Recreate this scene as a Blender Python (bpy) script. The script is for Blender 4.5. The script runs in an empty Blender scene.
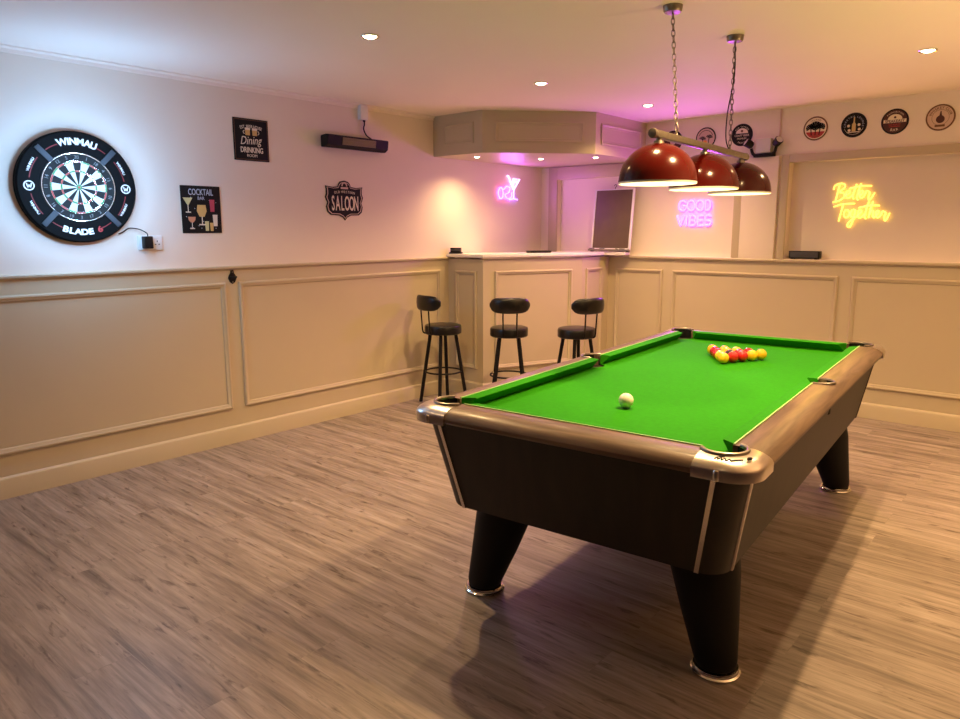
import bpy, bmesh, math, random
from mathutils import Vector, Matrix
random.seed(4)
sc = bpy.context.scene
COL = sc.collection
R = math.radians
D = 5.933            # back wall plane
CEIL = 2.344
# ------------------------------------------------------------------ materials
def mat(name, color, rough=.5, metal=0., spec=.5, coat=0., emit=None, estr=0., noise=0., nscale=30., bump=0., bscale=200.):
    m = bpy.data.materials.new(name); m.use_nodes = True
    nt = m.node_tree; b = nt.nodes['Principled BSDF']
    b.inputs['Base Color'].default_value = (*color, 1)
    b.inputs['Roughness'].default_value = rough
    b.inputs['Metallic'].default_value = metal
    b.inputs['Specular IOR Level'].default_value = spec
    b.inputs['Coat Weight'].default_value = coat
    b.inputs['Coat Roughness'].default_value = .15
    if emit:
        b.inputs['Emission Color'].default_value = (*emit, 1); b.inputs['Emission Strength'].default_value = estr
    tc = nt.nodes.new('ShaderNodeTexCoord')
    if noise:
        n = nt.nodes.new('ShaderNodeTexNoise'); n.inputs['Scale'].default_value = nscale; n.inputs['Detail'].default_value = 4
        nt.links.new(tc.outputs['Object'], n.inputs['Vector'])
        r = nt.nodes.new('ShaderNodeValToRGB')
        r.color_ramp.elements[0].position = .3; r.color_ramp.elements[1].position = .7
        r.color_ramp.elements[0].color = (*[c*(1-noise) for c in color], 1)
        r.color_ramp.elements[1].color = (*[min(1, c*(1+noise)) for c in color], 1)
        nt.links.new(n.outputs['Fac'], r.inputs['Fac']); nt.links.new(r.outputs['Color'], b.inputs['Base Color'])
    if bump:
        n2 = nt.nodes.new('ShaderNodeTexNoise'); n2.inputs['Scale'].default_value = bscale; n2.inputs['Detail'].default_value = 3
        bp = nt.nodes.new('ShaderNodeBump'); bp.inputs['Strength'].default_value = bump; bp.inputs['Distance'].default_value = .002
        nt.links.new(tc.outputs['Object'], n2.inputs['Vector'])
        nt.links.new(n2.outputs['Fac'], bp.inputs['Height']); nt.links.new(bp.outputs['Normal'], b.inputs['Normal'])
    return m

def wood(name, c1, c2, rough, axis=1, scale=7., coat=0.):
    m = mat(name, c1, rough, coat=coat); nt = m.node_tree; b = nt.nodes['Principled BSDF']
    tc = nt.nodes.new('ShaderNodeTexCoord'); mp = nt.nodes.new('ShaderNodeMapping')
    s = [scale*6]*3; s[axis] = scale*.5
    mp.inputs['Scale'].default_value = s
    n = nt.nodes.new('ShaderNodeTexNoise'); n.inputs['Scale'].default_value = 1.; n.inputs['Detail'].default_value = 7; n.inputs['Distortion'].default_value = .6
    r = nt.nodes.new('ShaderNodeValToRGB')
    r.color_ramp.elements[0].position = .35; r.color_ramp.elements[1].position = .68
    r.color_ramp.elements[0].color = (*c1, 1); r.color_ramp.elements[1].color = (*c2, 1)
    nt.links.new(tc.outputs['Object'], mp.inputs['Vector']); nt.links.new(mp.outputs['Vector'], n.inputs['Vector'])
    nt.links.new(n.outputs['Fac'], r.inputs['Fac']); nt.links.new(r.outputs['Color'], b.inputs['Base Color'])
    return m

def floor_mat():
    m = mat('oak_vinyl', (.4, .3, .2), .42); nt = m.node_tree; b = nt.nodes['Principled BSDF']; L = nt.links.new
    tc = nt.nodes.new('ShaderNodeTexCoord')
    br = nt.nodes.new('ShaderNodeTexBrick'); br.offset = .37; br.offset_frequency = 2
    br.inputs['Color1'].default_value = (.10, .10, .10, 1); br.inputs['Color2'].default_value = (.9, .9, .9, 1)
    br.inputs['Mortar'].default_value = (.5, .5, .5, 1)
    br.inputs['Scale'].default_value = 1; br.inputs['Mortar Size'].default_value = .0012; br.inputs['Mortar Smooth'].default_value = .2
    br.inputs['Brick Width'].default_value = 1.22; br.inputs['Row Height'].default_value = .18
    L(tc.outputs['Object'], br.inputs['Vector'])
    # each plank shifts the grain so that neighbours differ
    sep = nt.nodes.new('ShaderNodeSeparateColor'); L(br.outputs['Color'], sep.inputs['Color'])
    add = nt.nodes.new('ShaderNodeVectorMath'); add.operation = 'ADD'
    cmb = nt.nodes.new('ShaderNodeCombineXYZ'); mul = nt.nodes.new('ShaderNodeMath'); mul.operation = 'MULTIPLY'; mul.inputs[1].default_value = 17.
    L(sep.outputs[0], mul.inputs[0]); L(mul.outputs[0], cmb.inputs['X']); L(mul.outputs[0], cmb.inputs['Z'])
    L(tc.outputs['Object'], add.inputs[0]); L(cmb.outputs[0], add.inputs[1])
    def noise(scale, detail, dist=0., rough=.6):
        mp = nt.nodes.new('ShaderNodeMapping'); mp.inputs['Scale'].default_value = scale; L(add.outputs[0], mp.inputs['Vector'])
        n = nt.nodes.new('ShaderNodeTexNoise'); n.inputs['Scale'].default_value = 1; n.inputs['Detail'].default_value = detail
        n.inputs['Distortion'].default_value = dist; n.inputs['Roughness'].default_value = rough
        L(mp.outputs[0], n.inputs['Vector']); return n
    g1 = noise((1.1, 16, 16), 9, .25, .66)
    r1 = nt.nodes.new('ShaderNodeValToRGB'); e = r1.color_ramp.elements
    e[0].position = .30; e[0].color = (.12, .092, .080, 1); e[1].position = .70; e[1].color = (.37, .31, .285, 1)
    mid = e.new(.5); mid.color = (.265, .212, .185, 1)
    L(g1.outputs['Fac'], r1.inputs['Fac'])
    g2 = noise((4, 75, 75), 5, .4)
    mx = nt.nodes.new('ShaderNodeMix'); mx.data_type = 'RGBA'; mx.blend_type = 'OVERLAY'; mx.inputs['Factor'].default_value = .6
    L(r1.outputs['Color'], mx.inputs[6]); L(g2.outputs['Fac'], mx.inputs[7])
    # small dark knots
    g3 = noise((6.5, 34, 34), 5, .6)
    r3 = nt.nodes.new('ShaderNodeValToRGB'); r3.color_ramp.elements[0].position = .575; r3.color_ramp.elements[0].color = (1, 1, 1, 1)
    r3.color_ramp.elements[1].position = .70; r3.color_ramp.elements[1].color = (.40, .36, .34, 1); L(g3.outputs['Fac'], r3.inputs['Fac'])
    m2 = nt.nodes.new('ShaderNodeMix'); m2.data_type = 'RGBA'; m2.blend_type = 'MULTIPLY'; m2.inputs['Factor'].default_value = 1
    L(mx.outputs[2], m2.inputs[6]); L(r3.outputs['Color'], m2.inputs[7])
    # plank seams
    m3 = nt.nodes.new('ShaderNodeMix'); m3.data_type = 'RGBA'; m3.blend_type = 'MULTIPLY'
    fm = nt.nodes.new('ShaderNodeMath'); fm.operation = 'MULTIPLY'; fm.inputs[1].default_value = .12
    L(br.outputs['Fac'], fm.inputs[0]); L(fm.outputs[0], m3.inputs['Factor'])
    L(m2.outputs[2], m3.inputs[6]); m3.inputs[7].default_value = (.3, .25, .2, 1)
    L(m3.outputs[2], b.inputs['Base Color'])
    bp = nt.nodes.new('ShaderNodeBump'); bp.inputs['Strength'].default_value = .15; bp.inputs['Distance'].default_value = .001
    L(g2.outputs['Fac'], bp.inputs['Height']); L(bp.outputs['Normal'], b.inputs['Normal'])
    return m

M = dict(
    wall=mat('cream_paint', (.83, .73, .63), .65, noise=.015, nscale=3, bump=.05),
    dark_wall=mat('unseen_wall_dark', (.16, .125, .10), .6, noise=.02, nscale=3),  # unseen walls, given a dark colour to cut bounced light
    ceil=mat('ceiling_paint', (.93, .82, .73), .7, noise=.01, nscale=2, bump=.04),
    dado=mat('beige_eggshell', (.54, .455, .315), .42, noise=.015, nscale=3, bump=.04),
    floor=floor_mat(),
    white=mat('white_plastic', (.82, .81, .78), .35),
    worktop=mat('pale_stone', (.86, .82, .76), .2, noise=.06, nscale=9),
    black=mat('black_metal', (.007, .006, .006), .48, spec=.25),
    blackm=mat('black_matt', (.009, .0085, .0085), .62, spec=.22, bump=.05),
    leather=mat('black_leather', (.006, .005, .0045), .30, bump=.25, bscale=120),
    rail=wood('walnut_rail', (.085, .050, .032), (.19, .125, .085), .42, 1, 6, .08),
    railx=wood('walnut_rail_short', (.085, .050, .032), (.19, .125, .085), .42, 0, 6, .08),
    apron=wood('dark_walnut', (.006, .0034, .0018), (.017, .0095, .005), .5, 2, 3),
    chrome=mat('chrome', (.80, .78, .74), .12, 1.),
    brushed=mat('brushed_alloy', (.74, .68, .62), .28, 1., bump=.1, bscale=300),
    silver=mat('silver_strip', (.78, .72, .66), .25, .9),
    cloth=mat('green_baize', (.022, .235, .0025), .9, spec=.1, noise=.08, nscale=60, bump=.15, bscale=600),
    cloth_edge=mat('cloth_edge_highlight', (.34, .60, .20), .5),  # real edge strip, pale because its highlight is put into the colour
    ballw=mat('ivory_resin', (.85, .80, .68), .08, coat=.6),
    bally=mat('yellow_resin', (.85, .50, .015), .08, coat=.6),
    ballr=mat('red_resin', (.52, .012, .010), .08, coat=.6),
    ballk=mat('black_resin', (.01, .01, .01), .08, coat=.6),
    redshade=mat('red_enamel', (.050, .0018, .0006), 0.2, spec=.22, coat=.1),
    liner=mat('white_enamel', (.9, .86, .78), .4),
    bulb=mat('warm_bulb', (1, .9, .7), .4, emit=(1, .80, .52), estr=14),
    spotlens=mat('warm_lens', (1, .9, .7), .4, emit=(1, .78, .48), estr=18),
    coollens=mat('cool_lens', (1, 1, 1), .4, emit=(.75, .87, 1), estr=10),
    pewter=mat('pewter', (.26, .225, .185), .38, .8, noise=.1, nscale=40),
    purple=mat('violet_neon', (.9, .3, 1), .4, emit=(.92, .13, 1.05), estr=3.1),
    yellow=mat('yellow_neon', (1, .8, .2), .4, emit=(1, .62, .09), estr=2.0),
    pink=mat('pink_neon', (1, .3, .8), .4, emit=(1, .12, .62), estr=5),
    blue=mat('blue_neon', (.5, .5, 1), .4, emit=(.24, .12, 1), estr=6),
    icewhite=mat('ice_neon', (.9, .9, 1), .4, emit=(.70, .50, 1), estr=2.2),
    slate=mat('brown_slate', (.12, .078, .048), .55, noise=.08, nscale=8),
    grille=mat('bronze_grille', (.24, .19, .12), .35, .6),
    grey=mat('grey_plastic', (.055, .06, .07), .5, spec=.2),
    dkgrey=mat('dark_grey_plastic', (.05, .05, .055), .5),
    cream=mat('cream_print', (.80, .70, .55), .6),
    gold=mat('gold_print', (.62, .45, .18), .5),
    red=mat('red_print', (.45, .03, .03), .5),
    green=mat('green_print', (.02, .25, .08), .6),
    brown=mat('brown_print', (.16, .07, .03), .6),
    maroon=mat('maroon_print', (.07, .018, .016), .6),
    tan=mat('tan_print', (.62, .45, .36), .6),
    orange=mat('orange_print', (.8, .30, .05), .6),
    palebl=mat('pale_blue_print', (.45, .5, .62), .6),
    rose=mat('rose_print', (.5, .06, .10), .6),
    boardblk=mat('black_sisal', (.005, .005, .005), .8),
    boardwht=mat('ivory_sisal', (.60, .60, .55), .8),
    surround=mat('black_foam', (.0035, .0034, .0036), .75, spec=.12),
    darkred=mat('dark_red_print', (.20, .012, .014), .6),
    numeral=mat('grey_numeral', (.22, .22, .22), .6),
    clear=mat('grey_white_plastic', (.60, .58, .55), .35),
)
# ------------------------------------------------------------------ helpers
def link(o, parent=None):
    COL.objects.link(o)
    if parent is not None: o.parent = parent
    return o
def obj(name, bm, m, parent=None, mtx=None, smooth=35, norm=True):
    me = bpy.data.meshes.new(name)
    if norm: bmesh.ops.recalc_face_normals(bm, faces=bm.faces[:])
    bm.to_mesh(me); bm.free()
    for mm in (m if isinstance(m, (list, tuple)) else [m]): me.materials.append(mm)
    if smooth:
        for p in me.polygons: p.use_smooth = True
        me.set_sharp_from_angle(angle=R(smooth))
    o = bpy.data.objects.new(name, me)
    if mtx is not None: o.matrix_world = mtx
    return link(o, parent)
def tag(o, label, cat, group=None):
    o['label'] = label; o['category'] = cat
    if group: o['group'] = group
    return o
def thing(name, label, cat, mtx=None, group=None):
    o = bpy.data.objects.new(name, None); o.empty_display_size = .1
    if mtx is not None: o.matrix_world = mtx
    link(o); return tag(o, label, cat, group)
def struct(name, bm, m, mtx=None, smooth=35):
    o = obj(name, bm, m, None, mtx, smooth); o['kind'] = 'structure'; return o
def B(): return bmesh.new()
def box(bm, x0, x1, y0, y1, z0, z1, bev=0.):
    r = bmesh.ops.create_cube(bm, size=1)
    vs = r['verts']
    for v in vs:
        v.co = Vector(((x0+x1)/2+v.co.x*(x1-x0), (y0+y1)/2+v.co.y*(y1-y0), (z0+z1)/2+v.co.z*(z1-z0)))
    if bev:
        es = list({e for v in vs for e in v.link_edges})
        bmesh.ops.bevel(bm, geom=es, offset=bev, segments=2, affect='EDGES', profile=.6)
    return bm
def prism(bm, pts, z0, z1, mi=0):
    a = [bm.verts.new((p[0], p[1], z0)) for p in pts]; b = [bm.verts.new((p[0], p[1], z1)) for p in pts]
    n = len(pts); fs = [bm.faces.new(a[::-1]), bm.faces.new(b)]
    for i in range(n): fs.append(bm.faces.new((a[i], a[(i+1) % n], b[(i+1) % n], b[i])))
    for f in fs: f.material_index = mi
    return bm
def loft(bm, rings, cap0=True, cap1=True, closed=True):
    vr = [[bm.verts.new(p) for p in r] for r in rings]
    n = len(rings[0])
    for a, b in zip(vr, vr[1:]):
        for i in range(n if closed else n-1):
            bm.faces.new((a[i], a[(i+1) % n], b[(i+1) % n], b[i]))
    if cap0: bm.faces.new(vr[0][::-1])
    if cap1: bm.faces.new(vr[-1])
    return bm
def circ(r, z, n=24, cx=0, cy=0, ry=None):
    return [(cx+r*math.cos(2*math.pi*i/n), cy+(ry or r)*math.sin(2*math.pi*i/n), z) for i in range(n)]
def lathe(bm, prof, n=32, cap0=True, cap1=True, cx=0, cy=0):
    return loft(bm, [circ(max(r, .0004), z, n, cx, cy) for r, z in prof], cap0, cap1)
def tube(bm, pts, r, n=8, closed=False):
    pts = [Vector(p) for p in pts]; N = len(pts); rings = []
    up = None
    for i, p in enumerate(pts):
        if closed: t = pts[(i+1) % N]-pts[i-1]
        else: t = pts[min(i+1, N-1)]-pts[max(i-1, 0)]
        t.normalize()
        if up is None:
            up = Vector((0, 0, 1)) if abs(t.z) < .9 else Vector((1, 0, 0))
        s = t.cross(up)
        if s.length < 1e-4: s = t.cross(Vector((0, 1, 0)))
        s.normalize(); up = s.cross(t).normalized()
        rr = r[i] if isinstance(r, (list, tuple)) else r
        rings.append([tuple(p+(s*math.cos(2*math.pi*k/n)+up*math.sin(2*math.pi*k/n))*rr) for k in range(n)])
    if closed:
        rings.append(rings[0])
        vr = [[bm.verts.new(q) for q in rg] for rg in rings[:-1]]
        for i in range(N):
            a, b = vr[i], vr[(i+1) % N]
            for k in range(n): bm.faces.new((a[k], a[(k+1) % n], b[(k+1) % n], b[k]))
        return bm
    return loft(bm, rings)
def smoothline(pts, k=5):
    """Catmull-Rom through the points."""
    P = [Vector(p) for p in pts]
    if len(P) < 3: return P
    P = [P[0]*2-P[1]]+P+[P[-1]*2-P[-2]]; out = []
    for i in range(1, len(P)-2):
        a, b, c, d = P[i-1:i+3]
        for j in range(k):
            t = j/k
            out.append(.5*((2*b)+(c-a)*t+(2*a-5*b+4*c-d)*t*t+(3*b-a-3*c+d)*t**3))
    out.append(P[-2]); return out
def rrect(hu, hv, r, z, n=6):
    pts = []
    for cx, cy, a0 in ((hu-r, hv-r, 0), (-hu+r, hv-r, 90), (-hu+r, -hv+r, 180), (hu-r, -hv+r, 270)):
        for k in range(n+1):
            a = R(a0+90*k/n); pts.append((cx+r*math.cos(a), cy+r*math.sin(a), z))
    return pts
def frame(bm, x0, x1, y0, y1, prof):
    """mitred moulding: prof = (inset, height)"""
    rings = []
    for ins, h in prof:
        rings.append([(x0+ins, y0+ins, h), (x1-ins, y0+ins, h), (x1-ins, y1-ins, h), (x0+ins, y1-ins, h)])
    return loft(bm, rings, False, False)
MOULD = [(0, 0), (0, .010), (.006, .016), (.014, .017), (.019, .012), (.026, .010), (.032, .006), (.034, 0)]
def ML(y, z, off=0.):   # on the left wall: local x -> +y, local y -> up, local z -> into the room
    return Matrix(((0, 0, 1, off), (1, 0, 0, y), (0, 1, 0, z), (0, 0, 0, 1)))
def MB(x, z, y=D):      # on the back wall: local x -> +x, local y -> up, local z -> into the room
    return Matrix(((1, 0, 0, x), (0, 0, -1, y), (0, 1, 0, z), (0, 0, 0, 1)))
def MF(x, y, z, ang):   # upright face at (x,y) whose outward normal points to ang
    c, s = math.cos(ang), math.sin(ang)
    return Matrix(((-s, 0, c, x), (c, 0, s, y), (0, 1, 0, z), (0, 0, 0, 1)))
def MT(x, y, z=0, rz=0): return Matrix.Translation((x, y, z)) @ Matrix.Rotation(rz, 4, 'Z')
_fc = {}
def text_into(bm, s, h, depth=.001, cx=0, cy=0, z=0, sx=1., rot=0., mi=0, bold=0., shear=0.):
    cu = bpy.data.curves.new('t', 'FONT'); cu.body = s; cu.size = 1; cu.align_x = 'CENTER'; cu.resolution_u = 3
    cu.offset = bold; cu.extrude = .5; cu.shear = shear
    o = bpy.data.objects.new('t', cu); COL.objects.link(o)
    dg = bpy.context.evaluated_depsgraph_get()
    me = bpy.data.meshes.new_from_object(o.evaluated_get(dg))
    bpy.data.objects.remove(o); bpy.data.curves.remove(cu)
    k = h/.70
    off = len(bm.verts); nf = len(bm.faces)
    bm.from_mesh(me); bpy.data.meshes.remove(me)
    bm.verts.ensure_lookup_table(); bm.faces.ensure_lookup_table()
    c, sn = math.cos(rot), math.sin(rot)
    for v in bm.verts[off:]:
        x, y = v.co.x*k*sx, (v.co.y-.35)*k
        v.co = Vector((cx+c*x-sn*y, cy+sn*x+c*y, z+(v.co.z+.5)*depth))
    for f in bm.faces[nf:]: f.material_index = mi
    return bm
CW = {'W': 1.45, 'M': 1.30, 'I': .50, ' ': .55, 'L': .88, 'B': .92, 'E': .9, 'S': .9, 'O': 1.15, 'F': .85, 'J': .75, 'Q': 1.15, 'G': 1.1, '.': .45}
def arc_text(bm, s, rad, h, a_mid, step, z=0, depth=.001, cx=0, cy=0, sx=1., flip=False, mi=0, bold=0.):
    w = [CW.get(c, 1.) for c in s]; tot = sum(w); pos = 0.
    for ch, wd in zip(s, w):
        t = pos+wd/2-tot/2; pos += wd
        if ch == ' ': continue
        if not flip:
            a = a_mid-t*step; rot = a-math.pi/2
        else:
            a = a_mid+t*step; rot = a+math.pi/2
        text_into(bm, ch, h, depth, cx+rad*math.cos(a), cy+rad*math.sin(a), z, sx, rot, mi, bold)
    return bm
def disc(bm, cx, cy, r, z0, z1, n=20, ry=None, mi=0):
    return prism(bm, [(p[0], p[1]) for p in circ(r, 0, n, cx, cy, ry)], z0, z1, mi)
def ring_flat(bm, cx, cy, r0, r1, z0, z1, a0=0, a1=2*math.pi, n=40, mi=0):
    full = abs(a1-a0-2*math.pi) < 1e-6
    m = n if full else n+1
    rs = []
    for r, z in ((r0, z0), (r0, z1), (r1, z1), (r1, z0)):
        rs.append([bm.verts.new((cx+r*math.cos(a0+(a1-a0)*i/n), cy+r*math.sin(a0+(a1-a0)*i/n), z)) for i in range(m)])
    fs = []
    for q in range(4):
        a, b = rs[q], rs[(q+1) % 4]
        for i in range(m if full else m-1):
            fs.append(bm.faces.new((a[i], a[(i+1) % m], b[(i+1) % m], b[i])))
    if not full:
        fs.append(bm.faces.new([rs[q][0] for q in range(4)])); fs.append(bm.faces.new([rs[q][-1] for q in (3, 2, 1, 0)]))
    for f in fs: f.material_index = mi
    return bm
def bar2(bm, a, b, w, z0, z1, mi=0):
    a, b = Vector(a), Vector(b); d = (b-a).normalized(); p = Vector((-d.y, d.x))*w/2
    return prism(bm, [a-p, b-p, b+p, a+p], z0, z1, mi)

# ------------------------------------------------------------------ the room
XR, YF = 6.8, -3.2
struct('floor', box(B(), -.1, XR+.1, YF-.1, D+.25, -.1, 0), M['floor'], smooth=0)
struct('ceiling', box(B(), -.1, XR+.1, YF-.1, D+.25, CEIL, CEIL+.1), M['ceil'], smooth=0)
struct('wall_left', box(B(), -.1, 0, YF-.1, D+.25, 0, CEIL), M['wall'], smooth=0)
struct('wall_right', box(B(), XR, XR+.1, YF-.1, D+.25, 0, CEIL), M['dark_wall'], smooth=0)
struct('wall_front', box(B(), 0, XR, YF-.1, YF, 0, CEIL), M['dark_wall'], smooth=0)
bm = B()
O1 = (.20, 1.973, 1.185, 1.90); O2 = (2.393, 4.6, 1.185, 1.93)      # the two recesses
box(bm, 0, XR, D, D+.2, 0, 1.185)
box(bm, 0, O1[0], D, D+.2, 1.185, CEIL); box(bm, O1[1], O2[0], D, D+.2, 1.185, CEIL); box(bm, O2[1], XR, D, D+.2, 1.185, CEIL)
box(bm, O1[0], O1[1], D, D+.2, O1[3], CEIL); box(bm, O2[0], O2[1], D, D+.2, O2[3], CEIL)
box(bm, O1[0], O1[1], D+.05, D+.2, 1.185, O1[3]); box(bm, O2[0], O2[1], D+.085, D+.2, 1.185, O2[3])
struct('wall_back', bm, M['wall'], smooth=0)
# cove strips under the ceiling
bm = B(); loft(bm, [[(0, y, CEIL), (.028, y, CEIL), (.028, y, CEIL-.008), (.012, y, CEIL-.016), (.010, y, CEIL-.034), (0, y, CEIL-.034)] for y in (YF, 4.40)])
struct('trim_1', bm, M['ceil'])
# dado boarding, cap rail, panel mouldings, baseboards
bm = box(B(), 0, .010, YF, D, .0, 1.165); struct('trim_2', bm, M['dado'], smooth=0)
bm = B(); loft(bm, [[(0, y, 1.160), (.014, y, 1.160), (.017, y, 1.168), (.030, y, 1.172), (.032, y, 1.182), (.029, y, 1.187), (0, y, 1.187)] for y in (YF, 4.62)])
struct('trim_3', bm, M['dado'])
k = 4
for y0, y1 in ((-1.3, -.42), (-.32, 2.442), (2.536, 4.45)):
    struct('trim_%d' % k, frame(B(), y0, y1, .238, 1.082, MOULD), M['dado'], ML(0, 0, .010)); k += 1
bm = B(); loft(bm, [[(.010, y, 0), (.026, y, 0), (.026, y, .102), (.022, y, .112), (.014, y, .118), (.010, y, .118)] for y in (YF, 4.57)])
struct('baseboard_left', bm, M['dado'])
bm = box(B(), .80, XR, D-.010, D, 0, 1.165); struct('trim_%d' % k, bm, M['dado'], smooth=0); k += 1
bm = B(); loft(bm, [[(x, D, 1.150), (x, D-.014, 1.150), (x, D-.017, 1.158), (x, D-.034, 1.164), (x, D-.036, 1.176), (x, D-.033, 1.182), (x, D+.05, 1.182), (x, D+.05, 1.15)] for x in (1.03, XR)])
struct('trim_%d' % k, bm, M['dado']); k += 1
for x0, x1 in ((.88, 1.358), (1.452, 2.812), (2.908, 4.26), (4.36, 5.7)):
    struct('trim_%d' % k, frame(B(), x0, x1, .232, 1.064, MOULD), M['dado'], MB(0, 0, D-.010)); k += 1
bm = B(); loft(bm, [[(x, D-.010, 0), (x, D-.026, 0), (x, D-.026, .102), (x, D-.022, .112), (x, D-.014, .118), (x, D-.010, .118)] for x in (.80, XR)])
struct('baseboard_back', bm, M['dado'])
# frames round the two recesses: three boards each
def surround(x0, x1, z0, z1, w, wt, d, bm):
    box(bm, x0, x0+w, D-d, D, z0, z1, .003); box(bm, x1-w*.62, x1, D-d, D, z0, z1, .003); box(bm, x0+w, x1-w*.62, D-d, D, z1-wt, z1, .003)
    return bm
struct('trim_%d' % k, surround(.10, 2.031, 1.185, 2.015, .10, .115, .018, B()), M['dado']); k += 1
bm = B(); box(bm, 2.336, 2.393, D-.018, D, 1.185, 1.992, .003); box(bm, 2.393, 4.66, D-.018, D, 1.93, 1.992, .003); box(bm, 4.6, 4.66, D-.018, D, 1.185, 1.93, .003)
struct('trim_%d' % k, bm, M['dado']); k += 1
# shallow pier between the recesses
struct('trim_%d' % k, box(B(), 2.036, 2.318, D-.03, D, 1.182, 1.985, .002), M['wall']); k += 1
# bulkhead over the bar
SO = [(0, 4.405), (.525, 4.42), (1.14, 5.10), (1.14, D), (0, D)]
bm = prism(B(), SO, 2.02, CEIL); struct('trim_%d' % k, bm, M['dado'], smooth=0); k += 1
def edge_frame(a, b, m0, m1, z0, z1, prof, name):
    global k
    a, b = Vector(a), Vector(b); d = (b-a); L = d.length; d.normalize()
    n = math.atan2(-d.x, d.y)
    # local x runs a -> b, local z is the outward normal
    mx = Matrix(((d.x, 0, d.y, a.x), (d.y, 0, -d.x, a.y), (0, 1, 0, 0), (0, 0, 0, 1)))
    return frame(B(), m0, L-m1, z0, z1, prof), mx
SM = [(0, 0), (0, .008), (.012, .012), (.020, .004), (.030, .003), (.034, 0)]
for a, b, m0, m1 in ((SO[0], SO[1], .12, .09), (SO[1], SO[2], .10, .10), (SO[2], SO[3], .08, .10)):
    f, mx = edge_frame(a, b, m0, m1, 2.10, 2.265, SM, ''); struct('trim_%d' % k, f, M['dado'], mx); k += 1
# ------------------------------------------------------------------ bar
BA, BBp, BC, BD = (.010, 4.56), (.41, 4.56), (.80, 5.47), (.80, D-.01)
bar = thing('bar_counter', 'beige panelled corner bar counter with an angled front behind the stools', 'bar counter', MT(0, 0, 0))
T = .06
inner = [(.73, D-.01), (.73, 5.49), (.355, 4.64), (.010, 4.64)]
obj('body', prism(B(), [BA, BBp, BC, BD]+inner, 0, 1.172), M['dado'], bar, smooth=0)
for a, b, m0, m1 in ((BA, BBp, .09, .07), (BBp, BC, .11, .11), (BC, BD, .06, .12)):
    f, mx = edge_frame(a, b, m0, m1, .235, 1.075, MOULD, '')
    for v in f.verts: v.co = mx @ v.co
    obj('panel_moulding', f, M['dado'], bar)
bm = B()
def offs(d, z): return [(.010, 4.56-d, z), (.41+d*.62, 4.56-d, z), (.80+d, 5.47-d*.2, z), (.80+d, D-.011, z)]
ring = [[p for p in offs(d, z)]+[(.73, D-.011, z), (.73, 5.49, z), (.355, 4.64, z), (.010, 4.64, z)] for d, z in ((0, 0), (.016, 0), (.016, .105), (.006, .118), (0, .118))]
loft(bm, ring, True, True); obj('plinth', bm, M['dado'], bar)
wt = [(.012, 4.53), (.435, 4.53), (.83, 5.455), (.83, 5.80), (1.035, 5.80), (1.035, D-.037), (.42, D-.037), (.42, 5.56), (.18, 5.0), (.012, 5.0)]
bm = prism(B(), wt, 1.188, 1.216)
bmesh.ops.bevel(bm, geom=[e for e in bm.edges if abs(e.verts[0].co.z-e.verts[1].co.z) < 1e-6], offset=.006, segments=2, affect='EDGES')
tag(obj('bar_worktop', bm, M['worktop']), 'pale stone worktop on top of the panelled corner bar', 'worktop')

# ------------------------------------------------------------------ ceiling downlights
def downlight(x, y, z, label, group, small=False, lens='spotlens', e=18, col=(1, .70, .40), size=R(140), blend=1., light=True):
    r = .030 if small else .045
    t = thing('ceiling_downlight', label, 'downlight', MT(x, y, z), group)
    obj('bezel', lathe(B(), [(r*.72, -.001), (r*.74, -.004), (r*.95, -.007), (r, -.004), (r, 0)], 28, False, False), M['chrome'], t)
    obj('lens', lathe(B(), [(.001, -.0125), (r*.35, -.0115), (r*.6, -.008), (r*.72, -.002), (r*.72, -.0005), (.001, -.0005)], 24), M[lens], t)
    if light:
        l = bpy.data.lights.new('downlight_beam', 'SPOT'); l.energy = e; l.color = col; l.spot_size = size; l.spot_blend = blend; l.shadow_soft_size = r*.6
        lo = bpy.data.objects.new('downlight_beam', l); lo.location = (x, y, z-.02); COL.objects.link(lo)
    return t
WARM = (1, .64, .285)
E1 = 118
for x, y, lab in ((1.525, 2.426, 'recessed ceiling downlight above the wall heater end of the room, nearest the dartboard'),
                  (1.483, 3.885, 'recessed ceiling downlight in front of the bar bulkhead'),
                  (1.604, 5.083, 'recessed ceiling downlight beside the right face of the bulkhead'),
                  (3.512, 4.543, 'recessed ceiling downlight at far right above the round wall signs')):
    downlight(x, y, CEIL, lab, 'recessed ceiling downlights', e=E1*(1.0 if y < 3 else 1.15 if x > 3 else 1.08), col=WARM)
for x, y, e in ((2.89, 2.70, 45), (3.46, 2.72, 190), (1.5, .9, 6), (3.5, .3, 5), (5.2, 4.5, 330)):  # unseen; those over the table follow its shadow, the rest added for light
    downlight(x, y, CEIL, 'unseen extra ceiling downlight out of the picture', 'extra ceiling downlights outside the view', e=e, col=WARM, size=R(140 if x < 5 else 100))
for x, y, lab in ((.30, 4.61, 'small downlight under the bulkhead next to the left wall'),
                  (.60, 5.10, 'small downlight under the middle of the bulkhead'),
                  (1.02, 5.30, 'small downlight under the right corner of the bulkhead')):
    downlight(x, y, 2.02, lab, 'small downlights under the bulkhead', True, e=(11 if x < .8 else 7) if x > .4 else 30, col=WARM)

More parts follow.
